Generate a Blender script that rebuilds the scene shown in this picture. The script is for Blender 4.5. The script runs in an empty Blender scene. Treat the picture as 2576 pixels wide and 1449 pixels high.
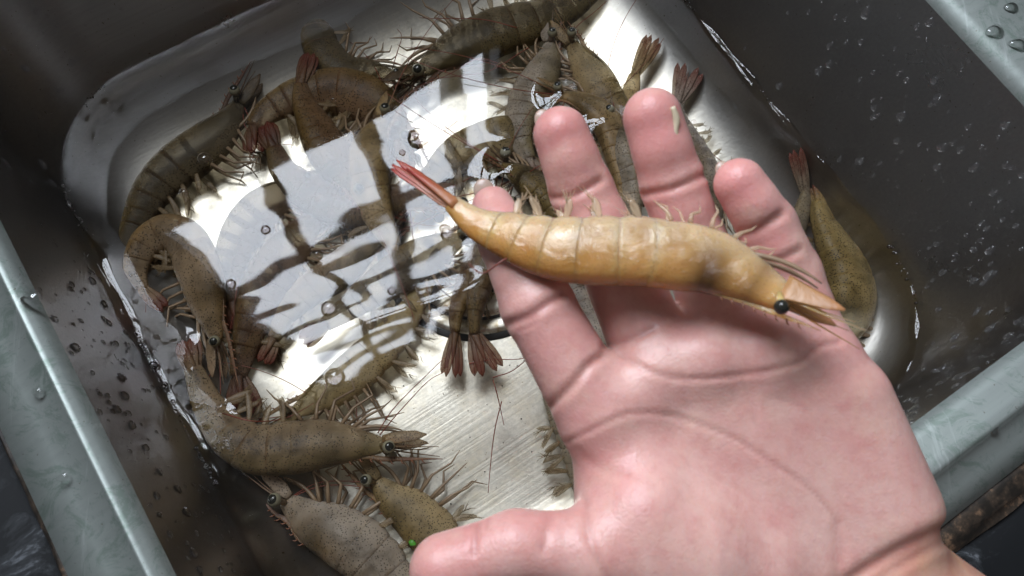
import bpy, math, random
import numpy as np
from mathutils import Matrix, Vector

# ------------------------------------------------------------------ camera, world, light, exposure
scene = bpy.context.scene
COL = scene.collection
F, CX, CY, H = 1900.0, 1288.0, 724.5, 0.30       # focal length in reference units, centre, camera height over the water (m)
_n = np.array([-88.0, -595.5, -F]); _n /= np.linalg.norm(_n)
ZC = -_n
XC = np.array([1.0, 0, 0]); XC -= ZC * XC.dot(ZC); XC /= np.linalg.norm(XC)
YC = np.cross(ZC, XC)
ROT = np.array([XC, YC, ZC])                      # camera space -> world
CAM = np.array([0, 0, H])
cd = bpy.data.cameras.new('camera'); cam = bpy.data.objects.new('camera', cd); COL.objects.link(cam)
M4 = np.eye(4); M4[:3, :3] = ROT; M4[:3, 3] = CAM
cam.matrix_world = Matrix(M4.tolist())
cd.sensor_width = 36; cd.lens = 36 * F / 2576; cd.clip_start = 0.01; cd.clip_end = 50
cd.dof.use_dof = True; cd.dof.focus_distance = 0.315; cd.dof.aperture_fstop = 26
scene.camera = cam
world = bpy.data.worlds.new('World'); scene.world = world; world.use_nodes = True
bg = world.node_tree.nodes['Background']; bg.inputs[0].default_value = (0.95, 0.95, 1.0, 1); bg.inputs[1].default_value = 0.11
scene.view_settings.view_transform = 'Standard'; scene.view_settings.look = 'None'
scene.view_settings.exposure = 0.0; scene.view_settings.gamma = 1.0
scene.cycles.use_denoising = True
scene.cycles.max_bounces = 10; scene.cycles.transparent_max_bounces = 24
scene.cycles.sample_clamp_indirect = 12
scene.cycles.blur_glossy = 0.2

AX = np.array([0.8387, 0.5446, 0.0])              # across the sink
BX = np.array([-0.5446, 0.8387, 0.0])             # towards its far wall (and the window)
ZU = np.array([0, 0, 1.0])
def S(a, b, z): return AX * a + BX * b + ZU * z

WB, WA0, WA1, WZ0, WZ1 = 0.38, -0.10, 0.256, 0.345, 1.24
L_RAD = 18.5
ld = bpy.data.lights.new('window_daylight', 'AREA'); ld.shape = 'RECTANGLE'
ld.size = WA1 - WA0; ld.size_y = WZ1 - WZ0; ld.energy = math.pi * L_RAD * ld.size * ld.size_y
ld.color = (0.83, 0.895, 1.0)
lo = bpy.data.objects.new('window_daylight', ld); COL.objects.link(lo)
Mw = np.eye(4); Mw[:3, 0] = -AX; Mw[:3, 1] = ZU; Mw[:3, 2] = np.cross(-AX, ZU)
if Mw[:3, 2].dot(BX) < 0: Mw[:3, 0] = AX; Mw[:3, 2] = np.cross(AX, ZU)
Mw[:3, 3] = S((WA0 + WA1) / 2, WB + 0.012, (WZ0 + WZ1) / 2)
lo.matrix_world = Matrix(Mw.tolist())

# ------------------------------------------------------------------ projection helpers
def ray(x, y): return ROT @ np.array([(x - CX) / F, -(y - CY) / F, -1.0])
def at(x, y, z):                                  # the point of the horizontal plane z behind a point of the view
    r = ray(x, y); return CAM + r * ((z - H) / r[2])
def atd(x, y, d):                                 # the point at optical depth d (mm)
    return CAM + ray(x, y) * d * 0.001
def to_px(P):
    c = (np.asarray(P) - CAM) @ ROT
    return np.stack([CX - F * c[:, 0] / c[:, 2], CY + F * c[:, 1] / c[:, 2]], 1), -c[:, 2]
def depth_of(P): return -((np.asarray(P) - CAM) @ ROT)[2]

# ------------------------------------------------------------------ mesh helpers
class MB:
    def __init__(s): s.v = []; s.f = []; s.t = []; s.n = 0; s.d = []
    def add(s, v, f, t=None, d=None):
        v = np.asarray(v, float).reshape(-1, 3)
        s.v.append(v); s.f += [tuple(i + s.n for i in q) for q in f]
        s.t.append(np.zeros(len(v)) if t is None else np.broadcast_to(np.asarray(t, float), (len(v),)))
        s.d.append(np.zeros(len(v)) if d is None else np.broadcast_to(np.asarray(d, float), (len(v),)))
        s.n += len(v)
    def tube(s, P, rw, rh=None, up=None, n=6, tone=None, caps=True):
        P = np.asarray(P, float); m = len(P)
        rw = np.broadcast_to(np.asarray(rw, float), (m,)); rh = rw if rh is None else np.broadcast_to(np.asarray(rh, float), (m,))
        T = np.gradient(P, axis=0); T /= np.linalg.norm(T, axis=1)[:, None] + 1e-12
        if up is None: up = np.array([0.13, 0.21, 0.97])
        up = np.broadcast_to(np.asarray(up, float), (m, 3))
        sd = np.cross(T, up); sd /= np.linalg.norm(sd, axis=1)[:, None] + 1e-12
        u = np.cross(sd, T)
        a = np.linspace(0, 2 * math.pi, n, endpoint=False)
        V = P[:, None] + sd[:, None] * (np.cos(a)[None, :, None] * rw[:, None, None]) + u[:, None] * (np.sin(a)[None, :, None] * rh[:, None, None])
        fs = [(i * n + j, i * n + (j + 1) % n, (i + 1) * n + (j + 1) % n, (i + 1) * n + j) for i in range(m - 1) for j in range(n)]
        if caps: fs += [tuple(range(n))[::-1], tuple((m - 1) * n + j for j in range(n))]
        t = None if tone is None else np.repeat(np.broadcast_to(np.asarray(tone, float), (m,)), n)
        s.add(V, fs, t)
    def sphere(s, c, r, n=12, m=8, axes=None, tone=None):
        r = np.broadcast_to(np.asarray(r, float), (3,)); ax = np.eye(3) if axes is None else np.asarray(axes)
        V = [ax[2] * r[2]]; 
        for i in range(1, m):
            th = math.pi * i / m
            for j in range(n):
                ph = 2 * math.pi * j / n
                V.append(ax[0] * r[0] * math.sin(th) * math.cos(ph) + ax[1] * r[1] * math.sin(th) * math.sin(ph) + ax[2] * r[2] * math.cos(th))
        V.append(-ax[2] * r[2]); fs = []
        for j in range(n):
            fs.append((0, 1 + j, 1 + (j + 1) % n))
            for i in range(m - 2):
                b = 1 + i * n; fs.append((b + j, b + n + j, b + n + (j + 1) % n, b + (j + 1) % n))
            b = 1 + (m - 2) * n; fs.append((b + j, len(V) - 1, b + (j + 1) % n))
        s.add(np.array(V) + np.asarray(c), fs, tone)
    def loft(s, loops, close_u=True, tone=None, fan_last=False, dors=None):
        n = len(loops[0]); fs = []
        for i in range(len(loops) - 1):
            for j in range(n if close_u else n - 1):
                k = (j + 1) % n
                fs.append((i * n + j, i * n + k, (i + 1) * n + k, (i + 1) * n + j))
        V = np.concatenate([np.asarray(l) for l in loops])
        if fan_last:
            c = len(V); V = np.concatenate([V, np.asarray(loops[-1]).mean(0)[None]]); b = (len(loops) - 1) * n
            fs += [(b + j, b + (j + 1) % n, c) for j in range(n)]
        if tone is not None and np.ndim(tone) and len(tone) == len(V) - 1: tone = np.append(tone, tone[-1])
        if dors is not None and len(dors) == len(V) - 1: dors = np.append(dors, 0.0)
        s.add(V, fs, tone, dors)
    def build(s, name, mat, parent=None, smooth=True, at0=None):
        V = np.concatenate(s.v)
        org = np.zeros(3)
        if parent is not None:
            q = parent
            while q is not None: org = org + np.array(q.location); q = q.parent
        elif at0 is not None: org = np.asarray(at0, float)
        me = bpy.data.meshes.new(name); me.from_pydata((V - org).tolist(), [], s.f); me.update()
        if smooth: me.polygons.foreach_set('use_smooth', [True] * len(me.polygons))
        t = np.concatenate(s.t)
        if np.any(t):
            at_ = me.attributes.new('tone', 'FLOAT', 'POINT'); at_.data.foreach_set('value', t.astype(np.float32))
        dd = np.concatenate(s.d)
        if np.any(dd):
            at_ = me.attributes.new('dors', 'FLOAT', 'POINT'); at_.data.foreach_set('value', dd.astype(np.float32))
        me.materials.append(mat)
        o = bpy.data.objects.new(name, me); COL.objects.link(o)
        if parent is not None: o.parent = parent
        else: o.location = org
        return o
def empty(name, loc):
    o = bpy.data.objects.new(name, None); o.empty_display_size = 0.01; o.location = loc; COL.objects.link(o); return o
def tag(o, label=None, cat=None, group=None, kind=None):
    for k, v in (('label', label), ('category', cat), ('group', group), ('kind', kind)):
        if v: o[k] = v
    return o
def catmull(P, n):
    P = np.asarray(P, float)
    if len(P) == 2: P = np.array([P[0], (P[0] + P[1]) / 2, P[1]])
    Q = np.concatenate([[2 * P[0] - P[1]], P, [2 * P[-1] - P[-2]]])
    out = []
    for i in range(1, len(Q) - 2):
        p0, p1, p2, p3 = Q[i - 1:i + 3]
        for t in np.linspace(0, 1, 24, endpoint=False):
            out.append(0.5 * (2 * p1 + (p2 - p0) * t + (2 * p0 - 5 * p1 + 4 * p2 - p3) * t * t + (3 * p1 - p0 - 3 * p2 + p3) * t ** 3))
    out.append(P[-1]); out = np.array(out)
    d = np.concatenate([[0], np.cumsum(np.linalg.norm(np.diff(out, axis=0), axis=1))])
    u = np.linspace(0, d[-1], n)
    return np.stack([np.interp(u, d, out[:, k]) for k in range(out.shape[1])], 1)

# ------------------------------------------------------------------ materials
def new_mat(name):
    m = bpy.data.materials.new(name); m.use_nodes = True
    nt = m.node_tree; return m, nt, nt.nodes['Principled BSDF'], nt.nodes['Material Output']
def nd(nt, kind, **kw):
    n = nt.nodes.new(kind)
    for k, v in kw.items():
        if k in n.inputs: n.inputs[k].default_value = v
        else: setattr(n, k, v)
    return n
def ramp(nt, fac, stops):
    r = nt.nodes.new('ShaderNodeValToRGB'); e = r.color_ramp.elements
    while len(e) < len(stops): e.new(0.5)
    for el, (p, c) in zip(e, stops): el.position = p; el.color = c if len(c) == 4 else (*c, 1)
    nt.links.new(fac, r.inputs[0]); return r
def mixc(nt, fac, a, b, mode='MIX'):
    n = nt.nodes.new('ShaderNodeMix'); n.data_type = 'RGBA'; n.blend_type = mode
    for sock, v in ((n.inputs[0], fac), (n.inputs[6], a), (n.inputs[7], b)):
        if hasattr(v, 'links'): nt.links.new(v, sock)
        elif isinstance(v, (int, float)): sock.default_value = v
        else: sock.default_value = (*v, 1) if len(v) == 3 else v
    return n.outputs[2]
def coords(nt, scale=(1, 1, 1), rotz=0.0):
    tc = nt.nodes.new('ShaderNodeTexCoord'); mp = nt.nodes.new('ShaderNodeMapping')
    mp.vector_type = 'POINT'
    rot = nt.nodes.new('ShaderNodeMapping'); rot.inputs['Rotation'].default_value = (0, 0, rotz)
    nt.links.new(tc.outputs['Object'], rot.inputs[0]); nt.links.new(rot.outputs[0], mp.inputs[0])
    mp.inputs['Scale'].default_value = scale
    return mp.outputs[0]
def noise(nt, vec, scale, detail=3.0, rough=0.55, dist=0.0):
    n = nd(nt, 'ShaderNodeTexNoise', Scale=scale, Detail=detail, Roughness=rough, Distortion=dist)
    nt.links.new(vec, n.inputs['Vector']); return n.outputs['Fac']
def bump(nt, b, h, strength, dist, prev=None):
    n = nd(nt, 'ShaderNodeBump', Strength=strength, Distance=dist); nt.links.new(h, n.inputs['Height'])
    if prev is not None: nt.links.new(prev, n.inputs['Normal'])
    nt.links.new(n.outputs[0], b.inputs['Normal']); return n.outputs[0]
SINK_ROT = -math.atan2(0.5446, 0.8387)

def steel(name, base, rough, brush=0.25, stain=0.3, tint=(0.30, 0.27, 0.20), fine=900, metal=1.0, low=None, scuff=False):
    m, nt, b, o = new_mat(name)
    b.inputs['Metallic'].default_value = metal
    v = coords(nt, (12, fine, fine), SINK_ROT)
    br = noise(nt, v, 1.0, 4.0, 0.6)
    v2 = coords(nt, (1, 1, 1), 0)
    blot = noise(nt, v2, 28, 5.0, 0.6)
    fs = noise(nt, v2, 700, 2.0, 0.6)
    c = mixc(nt, ramp(nt, blot, [(0.42, (0, 0, 0)), (0.72, (1, 1, 1))]).outputs[0], base, tuple(x * (1 - stain) + y * stain for x, y in zip(base, tint)))
    c = mixc(nt, ramp(nt, br, [(0.3, (0, 0, 0)), (0.7, (1, 1, 1))]).outputs[0], c, tuple(x * 0.88 for x in base))
    sp = ramp(nt, fs, [(0.70, (0, 0, 0)), (0.76, (1, 1, 1))]).outputs[0]
    c = mixc(nt, sp, c, (0.16, 0.14, 0.11))
    rgh = (rough - 0.07, rough + 0.09)
    if scuff:
        n6 = noise(nt, v2, 75, 7.0, 0.78, 1.6); n7 = noise(nt, coords(nt, (240, 16, 60), SINK_ROT + 0.5), 1.0, 5.0, 0.7)
        c = mixc(nt, ramp(nt, n6, [(0.50, (0, 0, 0)), (0.60, (0.85, 0.85, 0.85))]).outputs[0], c, (0.23, 0.29, 0.25))
        c = mixc(nt, ramp(nt, n7, [(0.60, (0, 0, 0)), (0.68, (0.35, 0.35, 0.35))]).outputs[0], c, (0.62, 0.67, 0.65))
    r = nt.nodes.new('ShaderNodeMapRange'); r.inputs[3].default_value = rough - 0.07; r.inputs[4].default_value = rough + 0.09
    nt.links.new(blot, r.inputs[0])
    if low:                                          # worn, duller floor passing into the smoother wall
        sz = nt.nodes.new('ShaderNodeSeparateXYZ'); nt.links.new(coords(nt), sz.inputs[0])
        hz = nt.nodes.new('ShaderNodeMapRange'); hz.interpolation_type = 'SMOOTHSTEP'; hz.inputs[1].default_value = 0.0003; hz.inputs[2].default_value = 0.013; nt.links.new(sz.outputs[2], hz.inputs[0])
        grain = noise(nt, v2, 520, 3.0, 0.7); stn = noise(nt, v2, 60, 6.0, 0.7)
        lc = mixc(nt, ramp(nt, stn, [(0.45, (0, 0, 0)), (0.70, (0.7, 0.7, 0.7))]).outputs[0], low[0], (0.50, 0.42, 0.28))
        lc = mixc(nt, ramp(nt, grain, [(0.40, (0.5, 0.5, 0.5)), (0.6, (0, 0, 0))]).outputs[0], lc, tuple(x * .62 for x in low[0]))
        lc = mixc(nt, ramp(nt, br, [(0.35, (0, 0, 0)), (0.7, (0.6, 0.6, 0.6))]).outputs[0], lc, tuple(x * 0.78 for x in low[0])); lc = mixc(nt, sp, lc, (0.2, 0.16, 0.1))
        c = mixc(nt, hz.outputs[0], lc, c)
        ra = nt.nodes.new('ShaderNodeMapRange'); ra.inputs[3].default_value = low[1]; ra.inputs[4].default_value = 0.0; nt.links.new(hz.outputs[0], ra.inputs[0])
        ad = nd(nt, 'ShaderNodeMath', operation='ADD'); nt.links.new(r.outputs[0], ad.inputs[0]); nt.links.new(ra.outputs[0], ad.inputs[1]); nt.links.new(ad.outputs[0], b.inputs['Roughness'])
    else: nt.links.new(r.outputs[0], b.inputs['Roughness'])
    nt.links.new(c, b.inputs['Base Color'])
    bump(nt, b, br, brush, 0.0006)
    return m
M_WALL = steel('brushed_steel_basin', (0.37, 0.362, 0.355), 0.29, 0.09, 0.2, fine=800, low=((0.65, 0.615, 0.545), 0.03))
M_RIM = steel('worn_steel_rim', (0.37, 0.41, 0.385), 0.46, 0.10, 0.4, (0.30, 0.36, 0.31), fine=400, metal=0.55, scuff=True)

def film(name, ior, tint, rough=0.0, bumps=None):
    """clear liquid surface: Fresnel mirror over see-through"""
    m, nt, b, o = new_mat(name); nt.nodes.remove(b)
    tr = nd(nt, 'ShaderNodeBsdfTransparent', Color=(*tint, 1)); gl = nd(nt, 'ShaderNodeBsdfGlossy', Roughness=rough, Color=(1, 1, 1, 1))
    fr = nd(nt, 'ShaderNodeFresnel', IOR=ior); mx = nt.nodes.new('ShaderNodeMixShader')
    nt.links.new(fr.outputs[0], mx.inputs[0]); nt.links.new(tr.outputs[0], mx.inputs[1]); nt.links.new(gl.outputs[0], mx.inputs[2])
    nt.links.new(mx.outputs[0], o.inputs[0])
    if bumps: bumps(nt, fr, gl)
    return m
def water_bumps(nt, fr, gl):
    v = coords(nt, (1, 1, 1), SINK_ROT)
    h1 = noise(nt, v, 26, 1.0, 0.4, 0.3)
    v2 = coords(nt, (13, 42, 30), SINK_ROT + 0.25)
    h2 = noise(nt, v2, 1.0, 1.0, 0.4, 0.4)
    msk = nt.nodes.new('ShaderNodeMapRange'); msk.inputs[1].default_value = 0.10; msk.inputs[2].default_value = 0.16
    msk.inputs[3].default_value = 1.0; msk.inputs[4].default_value = 0.12
    sx = nt.nodes.new('ShaderNodeSeparateXYZ'); nt.links.new(coords(nt, (1, 1, 1), SINK_ROT), sx.inputs[0]); nt.links.new(sx.outputs[1], msk.inputs[0])
    mu = nd(nt, 'ShaderNodeMath', operation='MULTIPLY'); nt.links.new(h2, mu.inputs[0]); nt.links.new(msk.outputs[0], mu.inputs[1])
    b1 = nd(nt, 'ShaderNodeBump', Strength=1.0, Distance=0.00042); nt.links.new(h1, b1.inputs['Height'])
    b2 = nd(nt, 'ShaderNodeBump', Strength=1.0, Distance=0.0008); nt.links.new(mu.outputs[0], b2.inputs['Height']); nt.links.new(b1.outputs[0], b2.inputs['Normal'])
    nt.links.new(b2.outputs[0], fr.inputs['Normal']); nt.links.new(b2.outputs[0], gl.inputs['Normal'])
M_WATER = film('sink_water', 1.41, (0.965, 0.955, 0.92), 0.035, water_bumps)
M_BUBBLE = film('bubble_film', 1.6, (0.88, 0.85, 0.85), 0.0)
M_DROP = film('water_drop', 1.75, (0.93, 0.93, 0.93), 0.08)

m, nt, b, o = new_mat('lit_water_drop'); M_DROP2 = m
b.inputs['Transmission Weight'].default_value = 1.0; b.inputs['IOR'].default_value = 1.45; b.inputs['Roughness'].default_value = 0.09; b.inputs['Base Color'].default_value = (1, 1, 1, 1)
tl = nd(nt, 'ShaderNodeBsdfTranslucent', Color=(0.95, 0.96, 1.0, 1)); m1 = nt.nodes.new('ShaderNodeMixShader'); m1.inputs[0].default_value = 0.07  # translucent share brightens lower edges, standing in for light focused by the drop
nt.links.new(b.outputs[0], m1.inputs[1]); nt.links.new(tl.outputs[0], m1.inputs[2]); nt.links.new(m1.outputs[0], o.inputs[0])

def shell(name, dark, light, spot=(0.02, 0.015, 0.01), spots=0.8, sss=0.2, trans=0.2, tip=(0.16, 0.035, 0.025), rough=0.36, ior=1.28, organ=(0.035, 0.025, 0.010), warm=(0.24, 0.13, 0.04), pale=None, edge=0.55, bumpy=0.5, coat=0.0):
    m, nt, b, o = new_mat(name)
    v = coords(nt)
    n1 = noise(nt, v, 170, 6.0, 0.7, 0.6)
    n0 = noise(nt, v, 45, 3.0, 0.6)
    c = mixc(nt, ramp(nt, n1, [(0.36, (0, 0, 0)), (0.64, (1, 1, 1))]).outputs[0], dark, light)
    c = mixc(nt, ramp(nt, n0, [(0.40, (0, 0, 0)), (0.66, (0.7, 0.7, 0.7))]).outputs[0], c, tuple(x * 1.5 for x in light))
    n3 = noise(nt, v, 38, 2.0, 0.5, 0.8)
    c = mixc(nt, ramp(nt, n3, [(0.52, (0, 0, 0)), (0.70, (0.55, 0.55, 0.55))]).outputs[0], c, warm)
    pale = pale or tuple(min(1, x * 1.5 + .03) for x in light)
    da = nd(nt, 'ShaderNodeAttribute', attribute_name='dors')
    up_ = nd(nt, 'ShaderNodeMapRange'); up_.inputs[1].default_value = 0.2 if edge < 0.85 else -0.25; up_.inputs[2].default_value = 1.0; up_.inputs[4].default_value = edge; nt.links.new(da.outputs['Fac'], up_.inputs[0])
    dn_ = nd(nt, 'ShaderNodeMapRange'); dn_.inputs[1].default_value = 0.0; dn_.inputs[2].default_value = -1.0; dn_.inputs[4].default_value = 0.75; nt.links.new(da.outputs['Fac'], dn_.inputs[0])
    c = mixc(nt, up_.outputs[0], c, warm); c = mixc(nt, dn_.outputs[0], c, pale)
    vo = nd(nt, 'ShaderNodeTexVoronoi', Scale=1100.0); nt.links.new(v, vo.inputs['Vector'])
    n2 = noise(nt, v, 160, 2.0)
    s1 = ramp(nt, vo.outputs['Distance'], [(0.20, (1, 1, 1)), (0.40, (0, 0, 0))]).outputs[0]
    s2 = ramp(nt, n2, [(0.34, (0, 0, 0)), (0.5, (1, 1, 1))]).outputs[0]
    mu = nd(nt, 'ShaderNodeMath', operation='MULTIPLY'); nt.links.new(s1, mu.inputs[0]); nt.links.new(s2, mu.inputs[1])
    mu2 = nd(nt, 'ShaderNodeMath', operation='MULTIPLY'); nt.links.new(mu.outputs[0], mu2.inputs[0]); mu2.inputs[1].default_value = spots
    c = mixc(nt, mu2.outputs[0], c, spot)
    at_ = nd(nt, 'ShaderNodeAttribute', attribute_name='tone')
    ng = nd(nt, 'ShaderNodeMath', operation='MULTIPLY', use_clamp=True); ng.inputs[1].default_value = -1.0; nt.links.new(at_.outputs['Fac'], ng.inputs[0])
    c = mixc(nt, ng.outputs[0], c, organ)
    ps = nd(nt, 'ShaderNodeMath', operation='MULTIPLY', use_clamp=True); ps.inputs[1].default_value = 1.0; nt.links.new(at_.outputs['Fac'], ps.inputs[0])
    c = mixc(nt, ps.outputs[0], c, tip)
    nt.links.new(c, b.inputs['Base Color'])
    b.inputs['Roughness'].default_value = rough; b.inputs['IOR'].default_value = ior
    if sss:
        b.inputs['Subsurface Weight'].default_value = sss; b.inputs['Subsurface Radius'].default_value = (1.0, 0.6, 0.25); b.inputs['Subsurface Scale'].default_value = sss * 0.008
    bump(nt, b, n1, bumpy, 0.0009)
    if coat: b.inputs['Coat Weight'].default_value = coat; b.inputs['Coat Roughness'].default_value = 0.05; nt.links.new(b.inputs['Normal'].links[0].from_socket, b.inputs['Coat Normal'])
    if trans:
        tr = nd(nt, 'ShaderNodeBsdfTransparent', Color=(0.9, 0.84, 0.72, 1)); mx = nt.nodes.new('ShaderNodeMixShader'); mx.inputs[0].default_value = trans
        nt.links.new(b.outputs[0], mx.inputs[1]); nt.links.new(tr.outputs[0], mx.inputs[2]); nt.links.new(mx.outputs[0], o.inputs[0])
    return m
BASE = {'olive': ((0.10, 0.068, 0.038), (0.27, 0.19, 0.105)), 'yellow': ((0.14, 0.10, 0.042), (0.34, 0.25, 0.12)), 'brown': ((0.065, 0.036, 0.020), (0.15, 0.088, 0.048)),
        'grey': ((0.13, 0.102, 0.072), (0.32, 0.265, 0.20)), 'dark': ((0.045, 0.034, 0.018), (0.115, 0.085, 0.048))}
def shrimp_mats(kind, seed):
    r = random.Random(seed * 13 + 1)
    if kind == 'held':
        a = shell('amber_shell', (0.42, 0.235, 0.08), (0.61, 0.42, 0.20), spot=(0.2, 0.1, 0.03), spots=0.2, sss=0.9, trans=0.10, tip=(0.50, 0.09, 0.055), rough=0.11, ior=1.5, organ=(0.11, 0.05, 0.013), warm=(0.53, 0.235, 0.045), pale=(0.60, 0.47, 0.33), edge=0.87, bumpy=0.8, coat=0.45)
        return a, shell('amber_fin', (0.42, 0.19, 0.08), (0.55, 0.30, 0.14), spots=0.1, trans=0.25, sss=0.0, tip=(0.42, 0.06, 0.045), rough=0.2, ior=1.45)
    d, l = BASE[kind]
    g = r.uniform(.8, 1.35); h = r.uniform(.85, 1.15); f = lambda c: (c[0] * g, c[1] * g * (.94 + .06 * h), c[2] * g * h)
    w = r.choice([(0.22, 0.14, 0.035), (0.26, 0.15, 0.05), (0.20, 0.15, 0.05)])
    a = shell(kind + '_shell', f(d), f(l), spots=r.uniform(.7, 1.0), sss=0.15, trans=0.30, warm=tuple(x * g for x in w), edge=r.uniform(.3, .7))
    return a, shell(kind + '_fin', f(tuple(x * 1.2 for x in d)), f(tuple(x * 1.1 for x in l)), trans=0.34, sss=0.0)
def plain(name, col, rough=0.4, trans=0.0, metal=0.0, sss=0.0):
    m, nt, b, o = new_mat(name)
    v = coords(nt); n = noise(nt, v, 220, 3.0)
    c = mixc(nt, n, tuple(x * 0.75 for x in col), tuple(min(1, x * 1.25) for x in col)); nt.links.new(c, b.inputs['Base Color'])
    b.inputs['Roughness'].default_value = rough; b.inputs['Metallic'].default_value = metal
    if sss: b.inputs['Subsurface Weight'].default_value = sss; b.inputs['Subsurface Scale'].default_value = 0.002
    if trans:
        tr = nd(nt, 'ShaderNodeBsdfTransparent', Color=(0.95, 0.92, 0.85, 1)); mx = nt.nodes.new('ShaderNodeMixShader'); mx.inputs[0].default_value = trans
        nt.links.new(b.outputs[0], mx.inputs[1]); nt.links.new(tr.outputs[0], mx.inputs[2]); nt.links.new(mx.outputs[0], o.inputs[0])
    return m
M_LEG = plain('leg_chitin', (0.30, 0.205, 0.125), 0.35, 0.2)
M_SWIM = plain('swimmeret_chitin', (0.26, 0.18, 0.10), 0.4, 0.58)
M_SWIM_H = plain('wet_pale_swimmeret', (0.66, 0.50, 0.34), 0.10, 0.58)
M_ANT = plain('red_antenna', (0.20, 0.045, 0.025), 0.4)
M_EYE = plain('shrimp_eye_rim', (0.24, 0.22, 0.15), 0.15)
M_PUP = plain('shrimp_pupil', (0.02, 0.02, 0.016), 0.1)
M_TOOTH = plain('rostrum_chitin', (0.20, 0.075, 0.035), 0.35)
M_DARK = plain('black_gap', (0.012, 0.011, 0.01), 0.6)
M_FRAME = plain('dark_window_frame', (0.03, 0.028, 0.026), 0.6)
M_LEAF = plain('green_leaf', (0.08, 0.32, 0.025), 0.4)
M_FLESH = plain('pale_shell_scrap', (0.70, 0.60, 0.42), 0.3, 0.15)
M_NAIL = plain('fingernail', (0.46, 0.34, 0.27), 0.25, 0.0, sss=0.2)

# ------------------------------------------------------------------ the sink
def rrect(a0, a1, b0, b1, r, z, n=26):
    pts = []
    for cx, cy, t0 in ((a1 - r, b1 - r, 0), (a0 + r, b1 - r, 90), (a0 + r, b0 + r, 180), (a1 - r, b0 + r, 270)):
        for k in range(n):
            t = math.radians(t0 + 90 * k / (n - 1)); pts.append((cx + r * math.cos(t), cy + r * math.sin(t)))
    # densify straight runs
    out = []
    for i in range(len(pts)):
        p, q = np.array(pts[i]), np.array(pts[(i + 1) % len(pts)])
        k = 34 if (i % n) == n - 1 else 1
        for j in range(k): out.append(p + (q - p) * j / k)
    return np.array([S(a, b, z) for a, b in out])
W0 = (-0.0757, 0.2115, -0.050, 0.2495)
def wl(off, z, r=None):
    return rrect(W0[0] - off, W0[1] + off, W0[2] - off, W0[3] + off, (0.052 + off) if r is None else r, z)
RI = (-0.0785, 0.2420, -0.0485, 0.275)
ZR = 0.075
def rim(dl, do, z):
    return rrect(RI[0] - dl, RI[1] + do, RI[2] - do, RI[3] + do, 0.05 + do, z)
def lerp(A, B, t): return A * (1 - t) + B * t
sink = tag(empty('sink', S(0.07, 0.1, -0.03)), 'wet brushed stainless steel kitchen sink basin half filled with water', 'sink')
wall_bot, wall_top = wl(0, 0), rim(0, 0, ZR - 0.007)
mb = MB()
loops = []
for t in np.linspace(1, 0, 9):
    L = lerp(wall_bot, wall_top, t); L = L.copy(); L[:, 2] = (ZR - 0.007) * t; loops.append(L)
for off, z in ((-0.0008, -0.004), (-0.003, -0.009), (-0.008, -0.0145), (-0.016, -0.0205), (-0.026, -0.0253), (-0.036, -0.0284), (-0.046, -0.0300)):
    loops.append(wl(off, z, 0.052 + off * 0.5))
fl = loops
c = S(0.068, 0.1, -0.0305)
for k in (0.75, 0.5, 0.25): 
    L = c + (fl[15] - c) * k; L = L.copy(); L[:, 2] = -0.0303; fl.append(L)
mb.loft(fl, fan_last=True); mb.build('basin', M_WALL, sink)
mb = MB()
def rim2(dl, do, z, dr=None): return rrect(RI[0] - dl, RI[1] + (do if dr is None else dr), RI[2] - do, RI[3] + do, 0.05 + do, z)
rl = [rim(0, 0, ZR - 0.007), rim(0.0006, 0.001, ZR - 0.004), rim2(0.0018, 0.004, ZR - 0.0018, 0.005), rim2(0.0030, 0.0105, ZR - 0.0012, 0.022), rim2(0.0040, 0.0125, ZR, 0.044), rim2(0.0050, 0.0137, ZR - 0.0004, 0.046),
      rim2(0.0062, 0.0150, ZR - 0.0024, 0.049), rim2(0.014, 0.021, ZR - 0.0034, 0.056), rim2(0.0245, 0.0275, ZR - 0.0056, 0.075), rim2(0.025, 0.028, ZR - 0.009, 0.076)]
mb.loft(rl); mb.build('rim', M_RIM, sink)

# drain
dc = at(1199, 616, -0.0296); du = 0.0001585
drain = tag(empty('drain', dc), 'round steel drain fitting under the water with dark ring grooves', 'drain')
def disc_ring(prof, n=96):
    a = np.linspace(0, 2 * math.pi, n, endpoint=False)
    return [np.stack([dc[0] + r * np.cos(a), dc[1] + r * np.sin(a), np.full(n, z)], 1) for r, z in prof]
mb = MB(); mb.loft(disc_ring([(0.0460, -0.02995), (0.0452, -0.0293), (0.0428, -0.0293)])); mb.build('groove', M_DARK, drain)
m, nt, b, o = new_mat('flange_steel'); M_FLANGE = m
b.inputs['Metallic'].default_value = 1; b.inputs['Roughness'].default_value = 0.38
rs = ramp(nt, noise(nt, coords(nt), 260, 4.0), [(0.45, (0.78, 0.75, 0.68)), (0.62, (0.5, 0.42, 0.3)), (0.72, (0.30, 0.15, 0.05))]); nt.links.new(rs.outputs[0], b.inputs['Base Color'])
mb = MB(); mb.loft(disc_ring([(0.0432, -0.0296), (0.0428, -0.0285), (0.041, -0.0281), (0.0375, -0.0282), (0.0365, -0.0287)])); mb.build('flange', M_FLANGE, drain)
mb = MB(); mb.loft(disc_ring([(0.0368, -0.0286), (0.0360, -0.0294), (0.0348, -0.0293)])); mb.build('groove', M_DARK, drain)
mb = MB(); mb.loft(disc_ring([(0.0350, -0.0290), (0.034, -0.0284), (0.030, -0.0285), (0.012, -0.0287), (0.004, -0.0285)]), fan_last=True); bk = mb.build('strainer_basket', M_FLANGE, drain)
for k in range(10):
    a = 2 * math.pi * k / 10; mb = MB(); q = dc + np.array([0.022 * math.cos(a), 0.022 * math.sin(a), 0]); q[2] = -0.0284
    mb.sphere(q, (0.0026, 0.0026, 0.0003), 12, 6); mb.build('strainer_hole', M_DARK, bk)

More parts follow.
